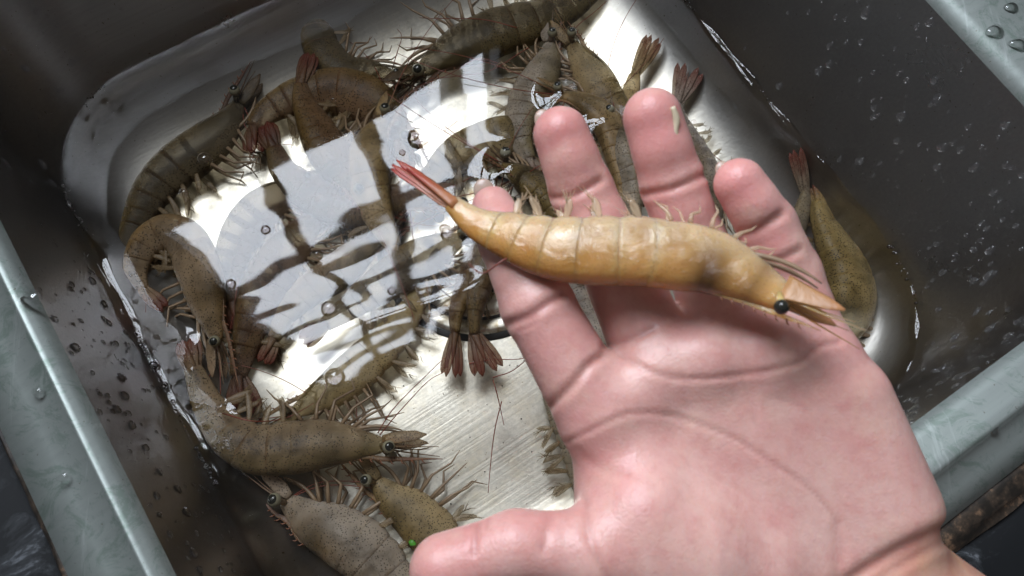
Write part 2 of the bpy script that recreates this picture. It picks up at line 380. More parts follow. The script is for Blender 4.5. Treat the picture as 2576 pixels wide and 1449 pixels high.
# counter and sealant
m, nt, b, o = new_mat('black_marbled_counter'); M_COUNTER = m
v = coords(nt); n1 = noise(nt, v, 60, 6.0, 0.7, 1.5)
nt.links.new(ramp(nt, n1, [(0.52, (0.008, 0.009, 0.010)), (0.62, (0.03, 0.033, 0.036)), (0.74, (0.20, 0.215, 0.235))]).outputs[0], b.inputs['Base Color']); b.inputs['Roughness'].default_value = 0.55; b.inputs['IOR'].default_value = 1.25
mb = MB(); mb.loft([rim2(0.0255, 0.036, ZR - 0.012, 0.083), rim2(0.03, 0.045, ZR - 0.0085, 0.09), rim(0.25, 0.25, ZR - 0.0085), rim(0.26, 0.26, ZR - 0.03)])
tag(mb.build('countertop', M_COUNTER, None), 'black counter top with white marbling beside the sink rim', 'countertop')
m, nt, b, o = new_mat('dirty_sealant'); M_SEAL = m
v = coords(nt); n1 = noise(nt, v, 180, 5.0, 0.7)
nt.links.new(ramp(nt, n1, [(0.42, (0.018, 0.014, 0.010)), (0.56, (0.06, 0.042, 0.028)), (0.70, (0.32, 0.19, 0.11))]).outputs[0], b.inputs['Base Color']); b.inputs['Roughness'].default_value = 0.6
rng = np.random.default_rng(4)
mb = MB(); base = rim2(0.024, 0.0265, 0, 0.0745); outer = rim2(0.0275, 0.037, 0, 0.084); N = len(base); wob = rng.normal(0, 1, (6, N))
wob = np.stack([np.convolve(np.concatenate([w, w[:8]]), np.ones(4) / 4, 'same')[:N] for w in wob])
ls = []
for i, t in enumerate(np.linspace(0, 1, 6)):
    L = lerp(base, outer, t); L = L + np.stack([wob[i] * 0.0007, wob[(i + 2) % 6] * 0.0007, np.zeros(N)], 1)
    L[:, 2] = ZR - 0.0068 - 0.003 * t + wob[(i + 3) % 6] * 0.0012 + (0.0015 * math.sin(math.pi * t)); ls.append(L)
mb.loft(ls); tag(mb.build('sealant_strip', M_SEAL, None), 'crumbling dark brown sealant strip between sink rim and black counter', 'sealant')

# window over the sink
win = tag(empty('window_frame', S(0.086, WB - 0.02, WZ0)), 'dark barred window frame whose panes reflect in the water', 'window')
def bar(name, a0, a1, z0, z1, d=0.03):
    mb = MB(); V = [S(a, b, z) for z in (z0, z1) for b in (WB - d, WB) for a in (a0, a1)]
    mb.add(V, [(0, 1, 3, 2), (4, 6, 7, 5), (0, 4, 5, 1), (2, 3, 7, 6), (0, 2, 6, 4), (1, 5, 7, 3)]); mb.build(name, M_FRAME, win, smooth=False)
for a in (0.0, 0.104, 0.206): bar('mullion', a - 0.008, a + 0.008, WZ0, WZ1, 0.0195)
for z in (0.545, 0.77, 1.02): bar('transom', WA0, WA1, z - 0.004, z + 0.004, 0.018)
bar('jamb', WA0 - 0.06, WA0, WZ0 - 0.06, WZ1 + 0.06, 0.014); bar('jamb', WA1, WA1 + 0.06, WZ0 - 0.06, WZ1 + 0.06, 0.014)
bar('sill', WA0, WA1, WZ0 - 0.06, WZ0, 0.013); bar('head', WA0, WA1, WZ1, WZ1 + 0.06, 0.013)

# ------------------------------------------------------------------ water
POKE = []                                          # (x, y, height, radius) of things that break the surface
def water_height(P, edge):
    k = np.arange(len(P)); am = 0.55 + 0.5 * np.sin(k * 0.31) * np.sin(k * 0.127 + 1) + 0.3 * np.sin(k * 1.3)
    q_ = P @ AX; am = am * np.where((q_ < -0.05) & (P @ BX < 0.19), 1.0, np.where(P @ BX > 0.19, 0.12, 0.8))
    h = 0.0026 * np.clip(am, 0.12, 1.2) * np.exp(-edge / 0.0013)
    for x, y, hh, r in POKE:
        d = np.hypot(P[:, 0] - x, P[:, 1] - y); h = h + hh * np.exp(-(d / r) ** 2)
    return h
def build_water():
    ds = np.concatenate([np.array([-0.0015, 0, 0.0004, 0.0009, 0.0015, 0.0023, 0.0033, 0.0048, 0.0068, 0.0095]), np.linspace(0.0125, 0.049, 14)])
    loops = []
    for d in ds:
        L = wl(-d, 0.0); L[:, 2] = water_height(L, max(d, 0)); loops.append(L)
    c = S(0.068, 0.0998, 0.0); last = loops[-1]
    for k in np.linspace(1, 0.02, 40)[1:]:
        L = c + (last - c) * k; L[:, 2] = 0; L[:, 2] = water_height(L, 0.05 + 0.1 * (1 - k)); loops.append(L)
    mb = MB(); mb.loft(loops, fan_last=True)
    tag(mb.build('water', M_WATER, None), 'shallow clear water in the sink reflecting a barred window', 'water', kind='structure')

# ------------------------------------------------------------------ shrimps
RS = random.Random(11)
HPROF = np.array([[0, .30], [.06, .46], [.13, .66], [.22, .87], [.31, .98], [.37, 1.0], [.5, .95], [.62, .84], [.72, .72], [.82, .58], [.9, .49], [1.0, .34]])
SEG = [.36, .47, .58, .68, .765, .84, 1.0]
def shrimp(label, pts, w, flip, mat='olive', z=-0.021, roll=0.0, tail=None, ros=0.26, up=None, ants=(), legs=True, swim=True, seed=0, spread=0.5, head=True, fat=0.68, tone=0.0, depth=False, prof=None, eyes=2, legdir=1.0, fan=True, finw=.9, organ=.75, leglen=1.0, swlen=1.0, scw=1.0, legmat=None, lipk=1.0):
    """pts: eye to tail base along the middle of the body; w: greatest body height; flip: +1 when the back lies left of the way from head to tail"""
    rnd = random.Random(seed * 7 + 3); nr = np.random.default_rng(seed + 5)
    up = ZU if up is None else np.asarray(up)
    conv = (lambda p, zz: atd(p[0], p[1], p[2] if len(p) > 2 else zz)) if depth else (lambda p, zz: at(p[0], p[1], p[2] if len(p) > 2 else zz))
    P = np.array([conv(p, z) for p in pts]); NS = 101
    Cc = catmull(P, NS); L = np.linalg.norm(np.diff(Cc, axis=0), axis=1).sum()
    hmax = w / F * depth_of(Cc[NS // 3])
    T = np.gradient(Cc, axis=0); T /= np.linalg.norm(T, axis=1)[:, None]
    Nn = np.cross(up, T) * flip; Nn /= np.linalg.norm(Nn, axis=1)[:, None]
    if roll:
        a = math.radians(roll); Nn = Nn * math.cos(a) + up * math.sin(a); Nn -= T * (Nn * T).sum(1)[:, None]; Nn /= np.linalg.norm(Nn, axis=1)[:, None]
    B = np.cross(T, Nn)
    if B[0].dot(up) < 0: B = -B                      # B: the flank that shows
    tt = np.linspace(0, 1, NS)
    PR = HPROF if prof is None else np.asarray(prof)
    hp = np.interp(tt, PR[:, 0], PR[:, 1]) * hmax
    def fr(t):
        f = min(max(t, 0), 1) * (NS - 1); i = min(int(f), NS - 2); u = f - i
        g = lambda A: A[i] * (1 - u) + A[i + 1] * u
        c = g(Cc)
        if t < 0: c = Cc[0] + T[0] * t * L
        if t > 1: c = Cc[-1] + T[-1] * (t - 1) * L
        n = lambda v: v / np.linalg.norm(v)
        return c, n(g(T)), n(g(Nn)), n(g(B)), float(np.interp(t, tt, hp))
    def pt(t, dn, db): c, t_, n_, b_, h_ = fr(t); return c + n_ * dn * h_ + b_ * db * h_
    root = empty('shrimp', Cc[NS // 2]); tag(root, label, 'shrimp', 'shrimps soaking in the sink' if not depth else None)
    sh, fn = shrimp_mats(mat, seed)
    nseg = 20
    ang = np.linspace(0, 2 * math.pi, nseg, endpoint=False)
    def body(ts, fdor, fven, fwid, name, par=root, tn=None, fan_first=False):
        loops = []
        for k, t in enumerate(ts):
            c, t_, n_, b_, h = fr(t)
            ca, sa = np.cos(ang), np.sin(ang)
            r_n = np.where(ca > 0, fdor[k], fven[k]) * 0.5 * h
            # slab-sided section
            sx = np.sign(sa) * np.abs(sa) ** 0.85
            loops.append(c + n_ * (ca * r_n)[:, None] + b_ * (sx * 0.5 * h * fat * fwid[k])[:, None])
        m = MB(); t_arr = None
        if tn is not None: t_arr = np.asarray(tn).ravel() if np.ndim(tn) == 2 else np.repeat(tn, nseg)
        n0 = len(loops); fs = []
        m.loft(loops, tone=t_arr, fan_last=True, dors=np.tile(np.cos(ang), n0))
        m.add(np.concatenate([loops[0], loops[0].mean(0)[None]]), [((j + 1) % nseg, j, nseg) for j in range(nseg)])
        return m.build(name, sh, par)
    # carapace
    if head:
        ts = np.concatenate([[-.024, -.018, -.008], np.linspace(0.0, .12, 6), np.linspace(.15, .385, 12)])
        k = len(ts); q = np.linspace(0, 1, k)
        rf = np.ones(k); rf[:4] = (.25, .58, .86, .97)
        body(ts, rf * (1.0 + 0.03 * np.sin(q * 3)), rf * np.where(q > .93, 1.0, 1.0 + 0.04 * np.sin(q * 5)), rf * np.where(q < .3, .8 + .6 * q, 1.0) * np.where(q > .97, .97, 1.0), 'carapace', tn=tone - organ * np.exp(-((ts - .2) / .075) ** 2)[:, None] * np.clip(.55 + .6 * np.cos(ang), 0, 1)[None] - .5 * organ * np.exp(-((ts - .07) / .03) ** 2)[:, None] * np.ones(nseg)[None])
        # gill cover: a plate proud of the flank
        # rostrum with teeth
        m = MB()
        rp = [pt(t, d, 0) for t, d in ((.22, .46), (.10, .50), (0, .60), (-ros * .5, .62 * (.4 if ros > .2 else 1)), (-ros, .38 if ros > .2 else .6))]
        base_h = hmax
        rp = []
        c0, t0, n0, b0, h0 = fr(0.0)
        for s_, d_ in ((.24, None), (.15, None), (.07, None)):
            c, t_, n_, b_, h_ = fr(s_); rp.append(c + n_ * h_ * (.46 if s_ > .2 else .485))
        for s_, d_ in ((0.0, .26), (-ros * .35, .25), (-ros * .7, .23), (-ros, .22)):
            rp.append(c0 + t0 * s_ * L + n0 * d_ * hmax)
        rp = catmull(rp, 24)
        wr = np.interp(np.linspace(0, 1, 24), [0, .5, 1], [.018, .02, .004]) * hmax; hr = np.interp(np.linspace(0, 1, 24), [0, .3, .6, 1], [.006, .05, .05, .006]) * hmax
        m.tube(rp, wr, hr, n0, 8, tone=np.linspace(0.1, 0.55, 24))
        ro = m.build('rostrum', sh, root)
        m = MB()
        for i in range(8):
            j = 5 + int(i * 2.1); p = rp[j]; tg = rp[j] - rp[j - 1]; tg = tg / np.linalg.norm(tg)
            m.tube([p + n0 * hr[j] * .5, p + n0 * (hr[j] + hmax * .035) + tg * hmax * .03, p + n0 * (hr[j] + hmax * .055) + tg * hmax * .075], [hmax * .018, hmax * .012, hmax * .002], n=5)
        m.build('rostrum_teeth', M_TOOTH, ro)['kind'] = 'stuff'
        # eyes
        for sgn in ((1, -1) if eyes == 2 else (1,)):
            er = hmax * (.118 if not depth else .10)
            base = c0 + n0 * hmax * .04 + b0 * sgn * hmax * .10; ec = c0 - t0 * L * (.035 if not depth else .02) + n0 * hmax * (.12 if not depth else .27) + b0 * sgn * hmax * .27
            m = MB(); m.tube([base, (base + ec) / 2, ec], [hmax * .05, hmax * .055, hmax * .05], n=8); m.build('eye_stalk', sh, root)
            m = MB(); m.sphere(ec, er, 16, 10); e = m.build('eye', M_PUP if depth else M_EYE, root)
            dirv = b0 * sgn * .92 + n0 * .25 - t0 * .25; dirv /= np.linalg.norm(dirv)
            x = np.cross(dirv, n0); x /= np.linalg.norm(x); y = np.cross(dirv, x)
            m = MB(); m.sphere(ec + dirv * er * .62, (er * .72, er * .72, er * .42), 14, 8, axes=(x, y, dirv)); m.build('pupil', M_PUP, e)
        # scales and antennules
        for sgn in (1, -1):
            p0 = c0 - n0 * hmax * .08 + b0 * sgn * hmax * .12
            d = -t0 * 1.0 - n0 * (.10 if scw == 1 else -.03 + .03 * sgn) + b0 * sgn * .12; d /= np.linalg.norm(d); ln = L * (.19 if scw == 1 else .165)
            m = MB(); q = np.linspace(0, 1, 9)
            m.tube(p0 + d * (q[:, None] * ln) , np.interp(q, [0, .3, .75, 1], [.07, .13, .10, .015] if scw == 1 else [.13, .10, .06, .012]) * hmax * scw, .012 * hmax, b0, 10, tone=q * .15); m.build('antennal_scale', fn, root)
            for kk in range(2):
                d2 = -t0 + n0 * (.12 * kk - .02) + b0 * sgn * (.1 + .1 * kk); d2 /= np.linalg.norm(d2)
                pp = c0 + b0 * sgn * hmax * .06 + d2 * (q[:, None] * L * (.2 + .05 * kk)) + n0 * (np.sin(q * 3 + kk)[:, None] * hmax * .03)
                m = MB(); m.tube(pp, np.linspace(.022, .006, 9) * hmax, n=5, tone=.25); m.build('antennule', sh, root)
        # mouth legs folded forward
        for sgn in (1, -1):
            q = np.linspace(0, 1, 8); p0 = pt(.12, -.42, sgn * .12)
            pp = p0 - t0 * (q[:, None] * L * .2) + n0 * (np.sin(q * 3.0)[:, None] * hmax * -.08)
            m = MB(); m.tube(pp, np.interp(q, [0, .6, 1], [.04, .035, .01]) * hmax, n=6); m.build('mouth_leg', M_LEG, root)
        if legs:
            for i in range(5):
                for sgn in (1, -1):
                    t = .13 + .05 * i; c, t_, n_, b_, h_ = fr(t)
                    p0 = c - n_ * h_ * .45 + b_ * sgn * h_ * .14
                    fw = (.95 - .35 * i) * legdir + rnd.uniform(-.25, .25)
                    d1 = -n_ * .9 - t_ * fw + b_ * sgn * rnd.uniform(.05, .3); d1 /= np.linalg.norm(d1)
                    d2 = -n_ * rnd.uniform(.2, .9) - t_ * (fw + rnd.uniform(-.2, .9)) + b_ * rnd.uniform(-.2, .1); d2 /= np.linalg.norm(d2)
                    d3 = -n_ * rnd.uniform(.3, 1.0) - t_ * (fw + rnd.uniform(-1.2, .3)); d3 /= np.linalg.norm(d3)
                    ln = hmax * rnd.uniform(.75, 1.05) * leglen
                    p1 = p0 + d1 * ln * .38; p2 = p1 + d2 * ln * .42; p3 = p2 + d3 * ln * .3
                    m = MB(); m.tube([p0, (p0 + p1) / 2, p1, p1 + (p2 - p1) * .12, (p1 + p2) / 2, p2, p2 + (p3 - p2) * .15, p3], np.array([.04, .036, .03, .026, .024, .02, .017, .006]) * hmax, n=6)
                    m.build('leg', legmat or M_LEG, root)
    # abdomen
    for i in range(6):
        a, b = SEG[i], SEG[i + 1]; a2 = a - .012
        k = 9; q = np.linspace(0, 1, k); ts = a2 + (b + .006 - a2) * q
        lip = np.interp(q, [0, .15, .85, .97, 1], [.965, .99, 1.01, 1.015, .985])
        lip = 1 + (lip - 1) * lipk
        ven = lip * (1.0 + (.10 * np.sin(q * math.pi) if i < 5 else 0)) * (.94 if i < 5 else 1)
        body(ts, lip, ven, lip * (1.0 if i < 5 else .95), 'abdomen_segment', tn=(tone + np.interp(q, [0, .88, 1], [0, 0, .16]))[:, None] - .5 * organ * np.exp(-(np.minimum(ang, 2 * math.pi - ang) / .22) ** 2)[None] * np.ones(k)[:, None])
    # swimmerets
    if swim:
        for i in range(5):
            t = (SEG[i] + SEG[i + 1]) / 2; c, t_, n_, b_, h_ = fr(t)
            for sgn in (1, -1):
                p0 = c - n_ * h_ * .42 + b_ * sgn * h_ * .16
                d = -n_ * rnd.uniform(.8, 1.1) + t_ * rnd.uniform(-.35, .6) + b_ * sgn * rnd.uniform(0, .25); d /= np.linalg.norm(d)
                q = np.linspace(0, 1, 8); ln = hmax * rnd.uniform(.40, .58) * swlen; bend = t_ * (q ** 2)[:, None] * ln * rnd.uniform(-.1, .45)
                m = MB()
                m.tube(p0 + d * (q[:, None] * ln) + bend, np.interp(q, [0, .15, .55, .9, 1], [.03, .045, .066, .04, .006]) * hmax, .012 * hmax, b_, 8)
                pl = m.build('swimmeret', M_SWIM_H if depth else M_SWIM, root)
                m = MB()
                for hh in range(9):
                    u = rnd.uniform(.35, 1); q0 = p0 + d * u * ln + t_ * (u ** 2) * ln * .2
                    dd = d * .8 + t_ * rnd.uniform(-.6, .6) + b_ * rnd.uniform(-.2, .2)
                    m.tube([q0, q0 + dd * hmax * .1, q0 + dd * hmax * .2 + t_ * hmax * .03], [.009 * hmax, .008 * hmax, .003 * hmax], n=4)
                m.build('fringe', M_SWIM_H if depth else M_SWIM, pl)['kind'] = 'stuff'
    # tail fan
    if fan:
        c1, t1, n1, b1, h1 = fr(1.0)
        if tail is not None:
            tp = conv(tail, z) if len(tail) > 2 or not depth else conv((*tail, pts[-1][2] if len(pts[-1]) > 2 else z), z)
            td = tp - c1; tl = np.linalg.norm(td); td = td / tl
        else: td, tl = t1, L * .2
        sd = np.cross(up, td); sd /= np.linalg.norm(sd); nn = np.cross(td, sd)
        q = np.linspace(0, 1, 12)
        for nm, off, ln, wd, lift in (('telson', 0.02, .80, .075, .10), ('uropod', -.17, 1.0, .13, .03), ('uropod', .17, 1.0, .13, .0), ('uropod', -.36, .95, .13, -.05), ('uropod', .36, .97, .13, -.03)):
            d = td + sd * off * spread; d /= np.linalg.norm(d)
            s2 = np.cross(nn, d); wd = wd * finw
            p0 = c1 - td * hmax * .06 + sd * off * h1 * .45 + nn * lift * hmax * .6
            bow = nn * (np.sin(q * math.pi) * hmax * .03)[:, None]
            pr = [[0, .35, .7, 1], [.10, .075, .045, .004]] if nm == 'telson' else [[0, .2, .55, .85, .97, 1], [.05, .09, wd, wd * .82, wd * .4, .01]]
            m = MB(); m.tube(p0 + d * (q[:, None] * tl * ln) + bow, np.interp(q, *pr) * hmax, (.035 if nm == 'telson' else .016) * hmax, nn, 10, tone=np.clip(np.interp(q, [0, .35, .8, 1], [.05, .18, .75, .95]) + (.25 if depth else 0), 0, 1))
            pe = m.build(nm, fn, root)
            if nm == 'uropod':
                m = MB(); m.tube(p0 + d * (q[:, None] * tl * ln * .94) + bow + nn * hmax * .016, .011 * hmax, n=5, tone=np.linspace(.2, .9, 12)); m.build('rib', sh, pe)
    # antennae
    if head and not ants:
        c, t_, n_, b_, h_ = fr(0.0)
        for kk in range(2):
            a0 = rnd.uniform(-.5, .5); da = rnd.uniform(-.09, .09); pp = [c - t_ * hmax * .1]
            for q_ in range(22):
                d_ = -t_ * math.cos(a0) - n_ * math.sin(a0); pp.append(pp[-1] + d_ * L * .05 + up * .0001); a0 += da
            m = MB(); m.tube(pp, np.linspace(.00024, .00012, 23), n=5); m.build('antenna', M_ANT, root)
    for A in ants:
        Q = np.array([conv(p, z) for p in A]); Q = catmull(Q, 28); Q[:, 2] += np.sin(np.linspace(0, 7, 28)) * .0006
        m = MB(); m.tube(Q, np.linspace(.00026, .00014, 28), n=5); m.build('antenna', M_ANT, root)
    return root

G = 'shrimps soaking in the sink'
shrimp('large olive shrimp curled along the steel wall with yellow green head and both eyes showing', [(962, 1120), (880, 1117), (800, 1116), (720, 1127), (640, 1128), (570, 1085), (520, 1010), (487, 930)], 136, 1, 'olive', z=-.010, roll=14, tail=(468, 845), seed=1,
       ants=[[(950, 1090), (985, 1035), (1040, 975), (1118, 900)], [(955, 1095), (1010, 1030), (1075, 960), (1120, 935)], [(560, 1040, -.002), (640, 1060, -.001), (720, 1050), (790, 1015)]])
shrimp('speckled grey brown shrimp beside the thumb tip with red toothed rostrum facing the steel wall', [(722, 1262), (790, 1312), (860, 1345), (930, 1400), (985, 1470), (1040, 1570), (1050, 1680)], 150, -1, 'grey', z=-.017, roll=12, seed=2, ros=.10,
       ants=[[(735, 1250), (800, 1225), (860, 1220), (935, 1228)], [(735, 1248), (800, 1215), (870, 1210), (940, 1215)]])
shrimp('yellowish shrimp partly hidden under the thumb with pale legs spread over bare steel', [(946, 1212), (990, 1255), (1050, 1300), (1105, 1370), (1120, 1460), (1090, 1550), (1050, 1630)], 128, -1, 'yellow', z=-.019, roll=5, seed=3, legdir=.3)
shrimp('tightly curled brown shrimp at the left water edge with tail folded under its pale face', [(545, 850), (525, 770), (500, 680), (470, 610), (420, 585), (365, 615), (340, 680), (352, 728)], 118, -1, 'olive', z=-.014, roll=20, tail=(398, 800), seed=4, legdir=-.4, spread=.9)
shrimp('long dark shrimp along the shaded left side pointing its head to the upper wall', [(600, 262), (572, 310), (515, 368), (445, 418), (385, 480), (342, 560), (312, 640)], 118, -1, 'dark', z=-.018, seed=5, roll=10, tail=(372, 770), legdir=-.5,
       ants=[[(615, 270), (640, 330), (640, 380), (625, 420)], [(610, 275), (625, 330), (700, 360), (735, 365)]])
shrimp('dark shrimp hanging down from the top edge with its head bent sideways', [(985, 188), (930, 178), (870, 178), (820, 140), (795, 75), (788, 0), (800, -80)], 96, 1, 'dark', z=-.02, seed=6, roll=8,
       ants=[[(990, 165), (1000, 130), (1010, 90), (1000, 75)]])
shrimp('big olive shrimp along the top edge with swimmerets raised towards the bare steel', [(1062, 178), (1110, 145), (1180, 108), (1270, 75), (1360, 48), (1440, 10), (1520, -50)], 132, -1, 'dark', z=-.017, seed=7, roll=5, legdir=.5,
       ants=[[(1060, 160), (1020, 165), (985, 155)], [(1300, 70, -.004), (1220, 52, -.003), (1140, 45, -.002), (1055, 46)]])
shrimp('dark brown shrimp lying above the window reflection, its red tail folded down', [(1010, 350), (980, 300), (930, 258), (860, 232), (790, 236), (730, 250), (672, 282), (640, 320)], 128, -1, 'brown', z=-.018, seed=8, roll=16, tail=(648, 392), spread=.7)
shrimp('brown shrimp whose closed red tail points up between two dark shrimps', [(900, 480), (860, 430), (820, 370), (790, 310), (765, 260), (757, 215)], 112, 1, 'brown', z=-.011, seed=9, roll=25, tail=(785, 128), spread=.3)
shrimp('long brown shrimp slanting under the streaked reflection with its tail near the yellow headed one', [(800, 545), (760, 590), (705, 660), (660, 735), (635, 810), (612, 890), (600, 945)], 118, -1, 'brown', z=-.019, seed=10, roll=20, tail=(618, 1055), spread=.9,
       ants=[[(600, 700), (585, 800), (560, 900), (555, 950)]])
shrimp('shrimp at the drain edge with pale fringed swimmerets and many thin legs over bright steel', [(745, 1035), (800, 1003), (870, 955), (930, 900), (990, 840), (1040, 770), (1080, 700)], 112, 1, 'yellow', z=-.019, seed=11, roll=5, legdir=.2)
shrimp('narrow closed shrimp tail hanging over the drain ring', [(1230, 560), (1215, 620), (1190, 680), (1165, 740), (1148, 790), (1145, 835)], 84, 1, 'brown', z=-.015, seed=12, roll=50, tail=(1133, 955), spread=.45)
shrimp('wide brown shrimp tail beside the index finger with a split red fan', [(1260, 520), (1250, 590), (1225, 660), (1205, 730), (1195, 790), (1193, 840)], 108, -1, 'brown', z=-.012, seed=13, roll=80, tail=(1235, 948), spread=.8,
       ants=[[(1240, 950), (1285, 935), (1330, 900)], [(1180, 915), (1240, 905), (1300, 903), (1345, 897)], [(1240, 955), (1255, 1010), (1268, 1070)], [(1262, 1010), (1245, 1080), (1235, 1160), (1228, 1240)]])
shrimp('shrimp with yellow flank behind the middle fingertip crossing the reflection edge', [(1375, 335), (1320, 335), (1270, 345), (1210, 362), (1150, 385), (1105, 420), (1075, 470)], 112, -1, 'yellow', z=-.017, seed=14, roll=10, legdir=.2)
shrimp('pinkish grey shrimp standing upright in view with legs spread left over bright steel', [(1383, 110), (1378, 150), (1362, 190), (1335, 235), (1312, 290), (1310, 350), (1330, 400)], 104, 1, 'grey', z=-.014, seed=15, roll=20,
       ants=[[(1388, 95), (1390, 50), (1393, 0), (1392, -40)], [(1330, 120), (1240, 175), (1150, 190), (1080, 200)], [(1255, 160), (1200, 150), (1130, 185), (1060, 215)]])
shrimp('shrimp with saw toothed rostrum catching a pale patch of light above the fingertips', [(1438, 112), (1462, 150), (1490, 195), (1520, 250), (1560, 310), (1590, 380), (1600, 450)], 104, 1, 'olive', z=-.011, seed=16, roll=15, ros=.16,
       ants=[[(1430, 90), (1470, 50), (1525, 5)]])
shrimp('shrimp breaking the water surface with one glossy eye left of the middle fingertip', [(1412, 240), (1450, 252), (1500, 280), (1540, 330), (1560, 400), (1570, 470), (1570, 530)], 100, -1, 'olive', z=-.0045, seed=17, roll=30, ros=.14)
shrimp('shrimp head poking out of the water between middle and ring fingertips', [(1545, 300), (1545, 345), (1560, 400), (1580, 460), (1585, 530), (1590, 600)], 104, 1, 'grey', z=-.0045, seed=18, roll=55, ros=.14)
shrimp('shrimp tail with closed purple red fan pointing up right of the ring fingertip tilt', [(1480, 480), (1515, 420), (1545, 350), (1570, 280), (1588, 225), (1596, 190)], 92, -1, 'yellow', z=-.013, seed=19, roll=25, tail=(1650, 88), spread=.35)
shrimp('shrimp whose open maroon tail fan stands beside the ring fingertip over bright steel', [(1800, 560), (1790, 480), (1765, 410), (1735, 350), (1712, 300), (1702, 262)], 90, 1, 'grey', z=-.013, seed=20, roll=30, tail=(1742, 160), spread=.7,
       ants=[[(1730, 345), (1790, 385), (1850, 430)]])
shrimp('blue grey shrimp tail by the right wall with its maroon tip touching the surface', [(1880, 800), (1910, 730), (1950, 660), (1990, 590), (2018, 530), (2028, 488)], 100, 1, 'grey', z=-.012, seed=21, roll=35, tail=(2003, 368, -.0015), spread=.35)
shrimp('speckled yellow grey shrimp right of the held rostrum tip with legs towards the right wall', [(2090, 870), (2125, 810), (2140, 740), (2125, 670), (2095, 610), (2070, 555), (2060, 510)], 156, 1, 'yellow', z=-.012, seed=22, roll=35, tail=(2030, 450), legdir=-.3,
       ants=[[(2035, 520), (2055, 560), (2085, 610), (2105, 660)]])
shrimp('dark shrimp half breaking the surface between index and middle fingertips', [(1270, 415), (1300, 435), (1340, 465), (1385, 510), (1420, 570), (1450, 640)], 118, -1, 'dark', z=-.005, seed=23, roll=50)
shrimp('shrimp seen in the gap between the index finger and palm with reddish antennae', [(1545, 960), (1520, 890), (1490, 820), (1460, 760), (1430, 690), (1400, 630)], 100, -1, 'grey', z=-.018, seed=24, roll=20,
       ants=[[(1415, 735), (1450, 800), (1490, 890)], [(1430, 730), (1440, 790), (1500, 880)]])
shrimp('pale shrimp along the palm edge with oval see-through swimmerets on the bright floor', [(1395, 900), (1400, 960), (1425, 1030), (1450, 1100), (1462, 1170), (1472, 1240), (1480, 1300)], 105, 1, 'grey', z=-.019, seed=25, roll=5, legs=False)
shrimp('brown shrimp lying across the middle of the window reflection', [(1060, 500), (1000, 505), (930, 520), (850, 512), (775, 480), (715, 430), (690, 375)], 128, 1, 'brown', z=-.017, seed=26, roll=15)
shrimp('olive shrimp crossed by the upright bar shadow of the reflection', [(965, 300), (938, 350), (925, 410), (930, 480), (955, 550), (990, 620)], 118, 1, 'olive', z=-.011, seed=27, roll=20)
shrimp('olive brown shrimp below the bar crossing of the reflection', [(1160, 600), (1100, 630), (1030, 670), (960, 715), (890, 765), (820, 815)], 112, -1, 'dark', z=-.014, seed=28, roll=20)
shrimp('brown shrimp under the left end of the window reflection', [(770, 470), (700, 500), (630, 560), (590, 630), (575, 700), (585, 760)], 112, -1, 'brown', z=-.02, seed=29, roll=15)
shrimp('dark shrimp under the streaks between the drain and the slanting brown one', [(960, 600), (900, 640), (840, 690), (780, 730), (720, 790), (690, 850)], 104, 1, 'olive', z=-.021, seed=30, roll=15)
for x, y, hh, r in ((1415, 240, .0035, .0075), (1548, 305, .0035, .007), (1290, 430, .004, .009), (2006, 380, .002, .004), (470, 935, .0012, .003), (466, 850, .0012, .003), (560, 1035, .0016, .003), (1500, 310, .0018, .005)):
    p = at(x, y, 0); POKE.append((p[0], p[1], hh, r))
build_water()

# ------------------------------------------------------------------ the open hand
def cs(x, y, d): return np.array([(x - CX) / F * d, -(y - CY) / F * d, -d])
def cone(p, A, Bb, ra, rb, flat=1.0):
    A, Bb = A.copy(), Bb.copy()
    q = p
    if flat != 1.0:
        s = np.array([1, 1, flat]); q = p * s; A = A * s; Bb = Bb * s
    ab = Bb - A; h = np.clip(((q - A) @ ab) / ab.dot(ab), 0, 1)
    return np.linalg.norm(q - A - h[:, None] * ab, axis=1) - (ra + (rb - ra) * h)
def smin(a, b, k):
    h = np.clip(0.5 + 0.5 * (b - a) / k, 0, 1); return b * (1 - h) + a * h - k * h * (1 - h)
FING = {
 'index': [(1505, 1040, 184, 104), (1352, 770, 186, 91), (1275, 605, 191, 70), (1240, 522, 196, 54)],
 'middle': [(1650, 900, 190, 104), (1542, 650, 193, 90), (1462, 478, 191, 78), (1411, 338, 188, 70)],
 'ring': [(1840, 860, 190, 104), (1742, 610, 194, 82), (1692, 465, 191, 79), (1641, 296, 188, 74)],
 'little': [(2040, 880, 188, 98), (1986, 690, 189, 76), (1930, 570, 187, 71), (1860, 462, 184, 64)],
}
THUMB = [(1700, 1400, 178, 185), (1500, 1395, 172, 112), (1300, 1378, 171, 88), (1120, 1432, 171, 90)]
